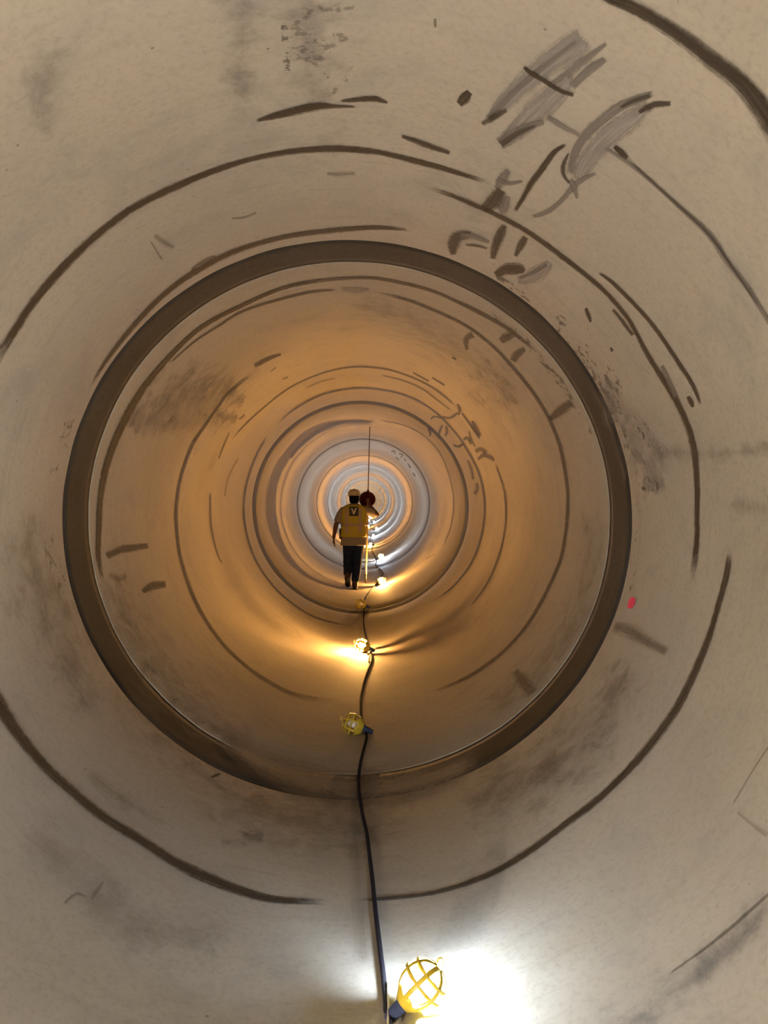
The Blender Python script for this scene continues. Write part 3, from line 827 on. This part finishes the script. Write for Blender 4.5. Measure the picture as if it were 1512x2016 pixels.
def solid(name, bm, mat, parent, voxel=None, smooth=4, it_f=0.5):
    o = link_mesh(name, bm, mat, parent, origin=ORG if parent is person or True else (0, 0, 0))
    if voxel:
        r = o.modifiers.new('remesh', 'REMESH')
        r.mode = 'VOXEL'
        r.voxel_size = voxel
        r.use_smooth_shade = True
        s = o.modifiers.new('smooth', 'SMOOTH')
        s.iterations = smooth
        s.factor = it_f
    return o


def W(x, y, z):
    return Vector((x, MY + y, z))


CX = -0.155
TORSO = [  # z, centre x, centre y, rx, ry
    (0.79, -0.160, -0.005, 0.232, 0.150), (0.86, -0.160, -0.005, 0.226, 0.150), (0.95, -0.158, 0.0, 0.212, 0.143),
    (1.08, -0.156, 0.005, 0.205, 0.135), (1.22, -0.155, 0.01, 0.214, 0.135), (1.34, -0.155, 0.015, 0.226, 0.134),
    (1.42, -0.155, 0.02, 0.218, 0.122), (1.475, -0.155, 0.025, 0.175, 0.100), (1.515, -0.153, 0.03, 0.110, 0.082), (1.545, -0.150, 0.035, 0.072, 0.070)]


def torso_at(z):
    for a, b in zip(TORSO, TORSO[1:]):
        if a[0] <= z <= b[0]:
            t = (z - a[0]) / (b[0] - a[0])
            return tuple(p + (q - p) * t for p, q in zip(a, b))
    return TORSO[0] if z < TORSO[0][0] else TORSO[-1]


def torso_ring(z, grow, n=28, flat=0.0):
    _, cx, cy, rx, ry = torso_at(z)
    out = []
    for k in range(n):
        a = 2 * math.pi * k / n
        c, s = math.cos(a), math.sin(a)
        q = 2.6
        rad = (abs(c) ** q + abs(s) ** q) ** (-1 / q)
        out.append(W(cx + (rx + grow) * rad * c, cy + (ry + grow) * rad * s, z))
    return out


SH_L, EL_L, WR_L = W(-0.345, 0.01, 1.425), W(-0.468, -0.03, 1.155), W(-0.512, 0.02, 0.925)
SH_R, EL_R = W(0.035, 0.02, 1.425), W(0.268, 0.165, 1.335)
POLE_Y = 14.15
POLE_B = at_depth(720, 1147, POLE_Y)
POLE_T = at_depth(728, 840, POLE_Y)


def pole_at(z):
    t = (z - POLE_B.z) / (POLE_T.z - POLE_B.z)
    return POLE_B.lerp(POLE_T, t)


GRIP = pole_at(1.545)
WR_R = GRIP + Vector((0.045, -0.085, -0.055))

# body: one continuous skin surface
bm = bmesh.new()
ring_loft(bm, [torso_ring(z, -0.022) for z in (0.80, 0.9, 1.0, 1.1, 1.22, 1.34, 1.42, 1.465, 1.50)])
limb(bm, [W(-0.153, 0.03, 1.45), W(-0.150, 0.04, 1.53), W(-0.147, 0.055, 1.60)], [0.075, 0.058, 0.062])
HEAD = W(-0.146, 0.055, 1.665)
hd = []
for z, rx, ry, dy in ((-0.115, 0.045, 0.055, 0.03), (-0.095, 0.062, 0.075, 0.02), (-0.06, 0.072, 0.088, 0.01), (-0.02, 0.077, 0.097, 0.0),
                      (0.03, 0.079, 0.100, -0.003), (0.07, 0.073, 0.092, -0.005), (0.10, 0.055, 0.070, -0.006), (0.118, 0.028, 0.035, -0.006)):
    hd.append(ellipse(HEAD + Vector((0, dy, z)), (rx, 0, 0), (0, ry, 0), 20))
ring_loft(bm, hd)
limb(bm, [HEAD + Vector((-0.01, 0.095, 0.0)), HEAD + Vector((-0.012, 0.115, -0.03)), HEAD + Vector((-0.01, 0.10, -0.04))], [0.010, 0.015, 0.012], 8)
for s in (-1, 1):
    limb(bm, [HEAD + Vector((s * 0.078, 0.0, 0.022)), HEAD + Vector((s * 0.088, -0.008, 0.0)), HEAD + Vector((s * 0.080, 0.0, -0.03))], [(0.008, 0.014), (0.009, 0.018), (0.007, 0.010)], 8, (1, 0, 0))
limb(bm, [HEAD + Vector((-0.026, 0.096, -0.066)), HEAD + Vector((0, 0.107, -0.067)), HEAD + Vector((0.026, 0.096, -0.066))], [0.005, 0.007, 0.005], 8)
limb(bm, [SH_L, (SH_L + EL_L) / 2, EL_L, EL_L.lerp(WR_L, 0.35), WR_L], [0.058, 0.050, 0.042, 0.041, (0.029, 0.024)])
limb(bm, [SH_R, (SH_R + EL_R) / 2, EL_R, EL_R.lerp(WR_R, 0.35), WR_R], [0.058, 0.050, 0.043, 0.041, (0.028, 0.025)])
# left hand, hanging relaxed
pb = WR_L + Vector((-0.004, 0.012, -0.085))
limb(bm, [WR_L, WR_L.lerp(pb, 0.5), pb], [(0.018, 0.028), (0.017, 0.040), (0.015, 0.040)], 12, (1, 0, 0))
for k, (dy, ln) in enumerate(((0.033, 0.070), (0.011, 0.080), (-0.011, 0.074), (-0.031, 0.058))):
    a = pb + Vector((0, dy, 0.008))
    limb(bm, [a, a + Vector((0.004, 0.004, -ln * 0.5)), a + Vector((0.018, 0.006, -ln * 0.82)), a + Vector((0.034, 0.006, -ln * 0.98))],
         [0.0095, 0.009, 0.0085, 0.007], 8)
limb(bm, [WR_L + Vector((0, 0.026, -0.025)), WR_L + Vector((0.008, 0.054, -0.055)), WR_L + Vector((0.016, 0.062, -0.085)), WR_L + Vector((0.022, 0.060, -0.108))],
     [0.013, 0.011, 0.010, 0.008], 8)
# right hand, closed round the pole
pd = (WR_R - GRIP); pd.z = 0; pd.normalize()
a0 = math.atan2(pd.y, pd.x)
pal = GRIP + pd * 0.032
limb(bm, [WR_R, pal + Vector((0, 0, -0.02)) + pd * 0.012, pal + Vector((0, 0, 0.03))], [(0.022, 0.026), (0.018, 0.036), (0.016, 0.030)], 12, (pd.x, pd.y, 0))
for k in range(4):
    h = -0.030 + 0.022 * k
    fp = []
    for j in range(6):
        a = a0 + 0.5 + j * 0.72
        rr = 0.036 if j == 0 else 0.029 - 0.001 * j
        fp.append(pole_at(GRIP.z + h) + Vector((rr * math.cos(a), rr * math.sin(a), 0)))
    limb(bm, fp, [0.0105, 0.010, 0.0095, 0.009, 0.0085, 0.0075], 8, (0, 0, 1), sub=2)
fp = []
for j in range(4):
    a = a0 - 0.5 - j * 0.62
    fp.append(pole_at(GRIP.z + 0.035 + 0.008 * j) + Vector((0.032 * math.cos(a), 0.032 * math.sin(a), 0)))
limb(bm, fp, [0.013, 0.0115, 0.0105, 0.008], 8, (0, 0, 1), sub=2)
# legs of the body inside the jeans
HIP_R, KN_R, AN_R = W(-0.075, 0.0, 0.80), W(-0.092, 0.035, 0.455), W(-0.128, -0.02, 0.10)
HIP_L, KN_L, AN_L = W(-0.245, 0.0, 0.80), W(-0.262, 0.120, 0.485), W(-0.262, -0.120, 0.245)
TOE_L = W(-0.245, 0.035, 0.105)
limb(bm, [HIP_R, HIP_R.lerp(KN_R, 0.5), KN_R, KN_R.lerp(AN_R, 0.35), AN_R, AN_R + Vector((0, 0.02, -0.05))], [0.085, 0.075, 0.055, 0.055, 0.038, 0.035])
limb(bm, [HIP_L, HIP_L.lerp(KN_L, 0.5), KN_L, KN_L.lerp(AN_L, 0.35), AN_L], [0.085, 0.075, 0.055, 0.055, 0.038])
limb(bm, [AN_R + Vector((0, -0.03, -0.05)), AN_R + Vector((0, 0.14, -0.06))], [0.034, 0.028])
limb(bm, [AN_L, TOE_L], [0.036, 0.028])
body = solid('body', bm, M_SKIN, person, 0.0055, 4)
for s in (-1, 1):
    bm = bmesh.new()
    bmesh.ops.create_uvsphere(bm, u_segments=10, v_segments=8, radius=0.012, matrix=Matrix.Translation(HEAD + Vector((s * 0.032, 0.088, 0.005))))
    solid('eye', bm, M_EYE, body)

# hair: dark, over the back and sides of the head
bm = bmesh.new()
hr = []
for z, rx, ry, dy in ((-0.125, 0.056, 0.058, -0.018), (-0.11, 0.076, 0.074, -0.022), (-0.085, 0.084, 0.082, -0.024), (-0.05, 0.086, 0.090, -0.022), (0.0, 0.089, 0.094, -0.02), (0.05, 0.088, 0.094, -0.016), (0.09, 0.07, 0.08, -0.012)):
    hr.append(ellipse(HEAD + Vector((0, dy, z)), (rx, 0, 0), (0, ry, 0), 24))
ring_loft(bm, hr)
solid('hair', bm, M_HAIR, person)

# hard hat: shell, brim with peak turned a little to the left, ridge
hat_c = HEAD + Vector((0.0, -0.008, 0.018))
yaw = math.radians(38)
fw = Vector((-math.sin(yaw), math.cos(yaw), 0))
sd = Vector((math.cos(yaw), math.sin(yaw), 0))
bm = bmesh.new()
rings = []
for z, k in ((0.0, 1.0), (0.03, 0.985), (0.06, 0.93), (0.085, 0.81), (0.103, 0.60), (0.113, 0.32), (0.116, 0.08)):
    rings.append(ellipse(hat_c + Vector((0, 0, z)), sd * 0.103 * k, fw * 0.122 * k, 28))
ring_loft(bm, rings)
hat = solid('hard_hat', bm, M_HAT, person)
hat['label'] = 'off white hard hat'
bm = bmesh.new()
o_r, i_r, o_b, i_b = [], [], [], []
for k in range(36):
    a = 2 * math.pi * k / 36
    d = sd * math.cos(a) + fw * math.sin(a)
    w = 0.012 + 0.048 * max(0.0, math.sin(a)) ** 2.5
    e = hat_c + sd * math.cos(a) * 0.1 + fw * math.sin(a) * 0.119
    dip = -0.012 * max(0.0, math.sin(a)) ** 2
    i_r.append(e + Vector((0, 0, 0.006)))
    o_r.append(e + d * w + Vector((0, 0, dip)))
    o_b.append(e + d * w + Vector((0, 0, dip - 0.005)))
    i_b.append(e + Vector((0, 0, -0.003)))
ring_loft(bm, [i_r, o_r, o_b, i_b], closed=True)
solid('brim', bm, M_HAT, hat)
bm = bmesh.new()
limb(bm, [hat_c + fw * 0.115 * math.cos(t) + Vector((0, 0, 0.117 * math.sin(t))) for t in [0.35 + i * 0.3 for i in range(9)]], [(0.012, 0.004)] * 9, 8, tuple(sd))
solid('ridge', bm, M_HAT, hat)

# shirt with short sleeves
bm = bmesh.new()
ring_loft(bm, [torso_ring(z, 0.0) for z in (0.79, 0.86, 0.95, 1.08, 1.22, 1.34, 1.42, 1.475, 1.515, 1.54)])
cuff_l = SH_L.lerp(EL_L, 0.83)
cuff_r = SH_R.lerp(EL_R, 0.70)
limb(bm, [SH_L + Vector((0.03, 0, 0.0)), SH_L.lerp(EL_L, 0.3), cuff_l], [0.082, 0.078, 0.072], 16, round_ends=False)
limb(bm, [SH_R + Vector((-0.03, 0, 0.0)), SH_R.lerp(EL_R, 0.3), cuff_r], [0.082, 0.080, 0.076], 16, round_ends=False)
solid('shirt', bm, M_SHIRT, person, 0.010, 5)

# safety vest: open shell over the shirt with tapes, patch and V print
bm = bmesh.new()
zs = (0.945, 1.0, 1.08, 1.15, 1.22, 1.30, 1.37, 1.42, 1.46, 1.49, 1.515)
ring_loft(bm, [torso_ring(z, g, 36) for z, g in zip(zs, (0.024, 0.020, 0.018, 0.017, 0.017, 0.016, 0.014, 0.013, 0.014, 0.016, 0.018))], cap=False)
vest = solid('safety_vest', bm, M_VEST, person)
so = vest.modifiers.new('solidify', 'SOLIDIFY')
so.thickness = 0.006
so.offset = 0
vest['label'] = 'yellow safety vest'


def band(name, z0, z1, grow, mat, k0=None, k1=None, n=36):
    """tape laid on the vest between two heights, whole ring or part of it"""
    bm = bmesh.new()
    lo0, lo1 = torso_ring(z0, grow, n), torso_ring(z0, grow + 0.004, n)
    hi0, hi1 = torso_ring(z1, grow, n), torso_ring(z1, grow + 0.004, n)
    ring_loft(bm, [lo0, lo1, hi1, hi0], closed=True)
    return solid(name, bm, mat, vest)


band('waist_tape', 1.135, 1.185, 0.019, M_TAPE)


def back_y(x, z, grow):
    _, cx, cy, rx, ry = torso_at(z)
    c = min(0.999, abs((x - cx) / (rx + grow)))
    q = 2.6
    return cy - (ry + grow) * (1 - c ** q) ** (1 / q)


def back_patch(name, mat, poly, grow, parent, thick=0.004, nx=1):
    """flat piece on the back of the vest: outline in (x, z), follows the back"""
    bm = bmesh.new()
    a = [bm.verts.new(W(x, back_y(x, z, grow), z)) for x, z in poly]
    b = [bm.verts.new(W(x, back_y(x, z, grow) - thick, z)) for x, z in poly]
    n = len(a)
    bm.faces.new(a)
    bm.faces.new(b[::-1])
    for i in range(n):
        bm.faces.new((a[i], a[(i + 1) % n], b[(i + 1) % n], b[i]))
    return solid(name, bm, mat, parent)


for xc in (-0.275, -0.037):
    bm = bmesh.new()
    rows = []
    for z in [0.95 + i * 0.05 for i in range(11)]:
        rows.append([W(x, back_y(x, z, g), z) for x, g in ((xc - 0.028, 0.019), (xc + 0.028, 0.019), (xc + 0.028, 0.0235), (xc - 0.028, 0.0235))])
    ring_loft(bm, rows)
    tp = solid('back_tape', bm, M_TAPE, vest)
    for p in tp.data.polygons:
        p.use_smooth = False
px0, px1, pz0, pz1 = -0.228, -0.068, 1.318, 1.478
bm = bmesh.new()
rows = []
for i in range(9):
    x = px0 + (px1 - px0) * i / 8
    rows.append([W(x, min(back_y(x, pz0, 0.02), back_y(x, 1.40, 0.02)), pz0), W(x, back_y(x, pz1 - 0.03, 0.022) - 0.002, pz1),
                 W(x, back_y(x, pz1 - 0.03, 0.022) - 0.008, pz1), W(x, min(back_y(x, pz0, 0.02), back_y(x, 1.40, 0.02)) - 0.007, pz0)])
ring_loft(bm, rows)
patch = solid('back_patch', bm, M_BLACK, vest)
patch['label'] = 'black square patch with white V'
yb = min(v.co.y for v in patch.data.vertices) + ORG.y
bm = bmesh.new()
V = [(-0.208, 1.452), (-0.170, 1.452), (-0.147, 1.395), (-0.122, 1.458), (-0.086, 1.452), (-0.096, 1.436), (-0.112, 1.436), (-0.143, 1.342), (-0.160, 1.342), (-0.186, 1.430), (-0.204, 1.434)]
a = [bm.verts.new((x, yb - 0.0005, z)) for x, z in V]
b = [bm.verts.new((x, yb - 0.0035, z)) for x, z in V]
bm.faces.new(a); bm.faces.new(b[::-1])
for i in range(len(V)):
    bm.faces.new((a[i], a[(i + 1) % len(V)], b[(i + 1) % len(V)], b[i]))
solid('v_print', bm, M_WHITE, patch)
# pouch on the left hip
bm = bmesh.new()
box(bm, W(-0.408, -0.06, 0.90), W(-0.368, 0.05, 1.09))
bmesh.ops.bevel(bm, geom=bm.edges[:], offset=0.010, segments=2, affect='EDGES')
solid('hip_pouch', bm, M_BLACK, person)

# jeans
bm = bmesh.new()
ring_loft(bm, [ellipse(W(-0.160, 0.0, z), (rx, 0, 0), (0, ry, 0), 24) for z, rx, ry in ((0.70, 0.165, 0.105), (0.76, 0.185, 0.128), (0.83, 0.195, 0.138), (0.90, 0.195, 0.135))])
limb(bm, [HIP_R, HIP_R.lerp(KN_R, 0.45), KN_R, KN_R.lerp(AN_R, 0.4), AN_R.lerp(KN_R, 0.12)], [0.108, 0.095, 0.082, 0.080, 0.068], 16, round_ends=False)
limb(bm, [HIP_L, HIP_L.lerp(KN_L, 0.45), KN_L, KN_L.lerp(AN_L, 0.4), AN_L.lerp(KN_L, 0.08)], [0.108, 0.095, 0.082, 0.078, 0.064], 16, round_ends=False)
rnd = random.Random(4)
for hip, kn, an in ((HIP_R, KN_R, AN_R), (HIP_L, KN_L, AN_L)):      # folds of cloth
    for t, r0 in ((0.92, 0.083), (1.05, 0.082), (1.35, 0.079), (1.62, 0.074), (1.78, 0.072)):
        c = hip.lerp(kn, t) if t < 1 else kn.lerp(an, t - 1)
        u, v = Vector((r0 * 0.96, 0, rnd.uniform(-0.02, 0.02))), Vector((0, r0 * 0.96, rnd.uniform(-0.02, 0.02)))
        ring_pts = [c + u * math.cos(q * 0.5236) + v * math.sin(q * 0.5236) for q in range(13)]
        limb(bm, ring_pts, [0.011] * 13, 8, (0, 0, 1))
solid('jeans', bm, M_JEANS, person, 0.010, 4)


def boot(ankle, fwd, down, nm='boot'):
    side = fwd.cross(down).normalized()
    bm = bmesh.new()
    limb(bm, [ankle - down * 0.075, ankle, ankle + down * 0.045], [0.058, 0.054, 0.056], 16, tuple(side))
    limb(bm, [ankle + down * 0.048 - fwd * 0.035, ankle + down * 0.045 + fwd * 0.05, ankle + down * 0.055 + fwd * 0.12, ankle + down * 0.060 + fwd * 0.165],
         [(0.046, 0.040), (0.047, 0.042), (0.048, 0.034), (0.042, 0.028)], 16, tuple(side))
    b = solid(nm, bm, M_BOOT, person, 0.008, 3)
    bm = bmesh.new()
    outline = [(-0.088, 0.0), (-0.080, 0.030), (-0.045, 0.042), (0.02, 0.040), (0.09, 0.048), (0.15, 0.045), (0.19, 0.028), (0.202, 0.0)]
    outline = outline + [(x, -y) for x, y in outline[-2:0:-1]]
    top = [ankle + fwd * x + side * y + down * 0.076 for x, y in outline]
    bot = [ankle + fwd * x + side * y + down * 0.100 for x, y in outline]
    ring_loft(bm, [top, bot])
    solid('sole', bm, M_SOLE, b)


boot(AN_R + Vector((0, 0, 0.003)), Vector((0, 1, 0)), Vector((0, 0, -1)))
fl = (TOE_L - AN_L).normalized()
fl = Vector((0.03, math.cos(math.radians(38)), -math.sin(math.radians(38)))).normalized()
dl = Vector((0, -math.sin(math.radians(38)), -math.cos(math.radians(38)))).normalized()
boot(AN_L, fl, dl)

# ------------------------------------------------------------------ the measuring pole with its red disc
pole = empty('measuring_pole', tuple(POLE_B))
tag(pole, 'tall thin measuring pole with dark red disc held upright by the worker', 'pole')


def pole_part(name, bm, mat):
    return link_mesh(name, bm, mat, pole, origin=POLE_B)


DISC = pole_at(at_depth(725, 983, POLE_Y).z)
bm = bmesh.new()
limb(bm, [POLE_B + (POLE_T - POLE_B) * 0.055, pole_at(DISC.z - 0.02)], [0.018, 0.018], 14, round_ends=False)
pole_part('lower_staff', bm, M_WOOD)
bm = bmesh.new()
limb(bm, [POLE_B, POLE_B + (POLE_T - POLE_B) * 0.02, POLE_B + (POLE_T - POLE_B) * 0.056], [0.009, 0.013, 0.014], 12)
pole_part('foot_tip', bm, M_ROD)
bm = bmesh.new()
limb(bm, [pole_at(DISC.z + 0.05), pole_at(DISC.z + 0.155), pole_at(DISC.z + 0.175)], [0.024, 0.020, 0.012], 12)
pole_part('clamp', bm, M_RED)
bm = bmesh.new()
limb(bm, [pole_at(DISC.z + 0.15), pole_at(2.2), pole_at(2.6), POLE_T], [0.010, 0.009, 0.008, 0.007], 8)
pole_part('upper_rod', bm, M_ROD)
bm = bmesh.new()
c = DISC + Vector((0, 0.045, 0))
rings = []
for y, r in ((-0.016, 0.06), (-0.016, 0.122), (-0.022, 0.128), (-0.020, 0.136), (0.0, 0.138), (0.020, 0.136), (0.022, 0.10)):
    rings.append([c + Vector((r * math.cos(2 * math.pi * k / 40), y, r * math.sin(2 * math.pi * k / 40))) for k in range(40)])
ring_loft(bm, rings)
d = pole_part('disc', bm, M_RED)
d['label'] = 'dark red round disc'
bm = bmesh.new()
limb(bm, [c + Vector((0, -0.03, 0)), c + Vector((0, -0.012, 0))], [0.03, 0.034], 16, (1, 0, 0))
link_mesh('hub', bm, M_ROD, d, origin=POLE_B)
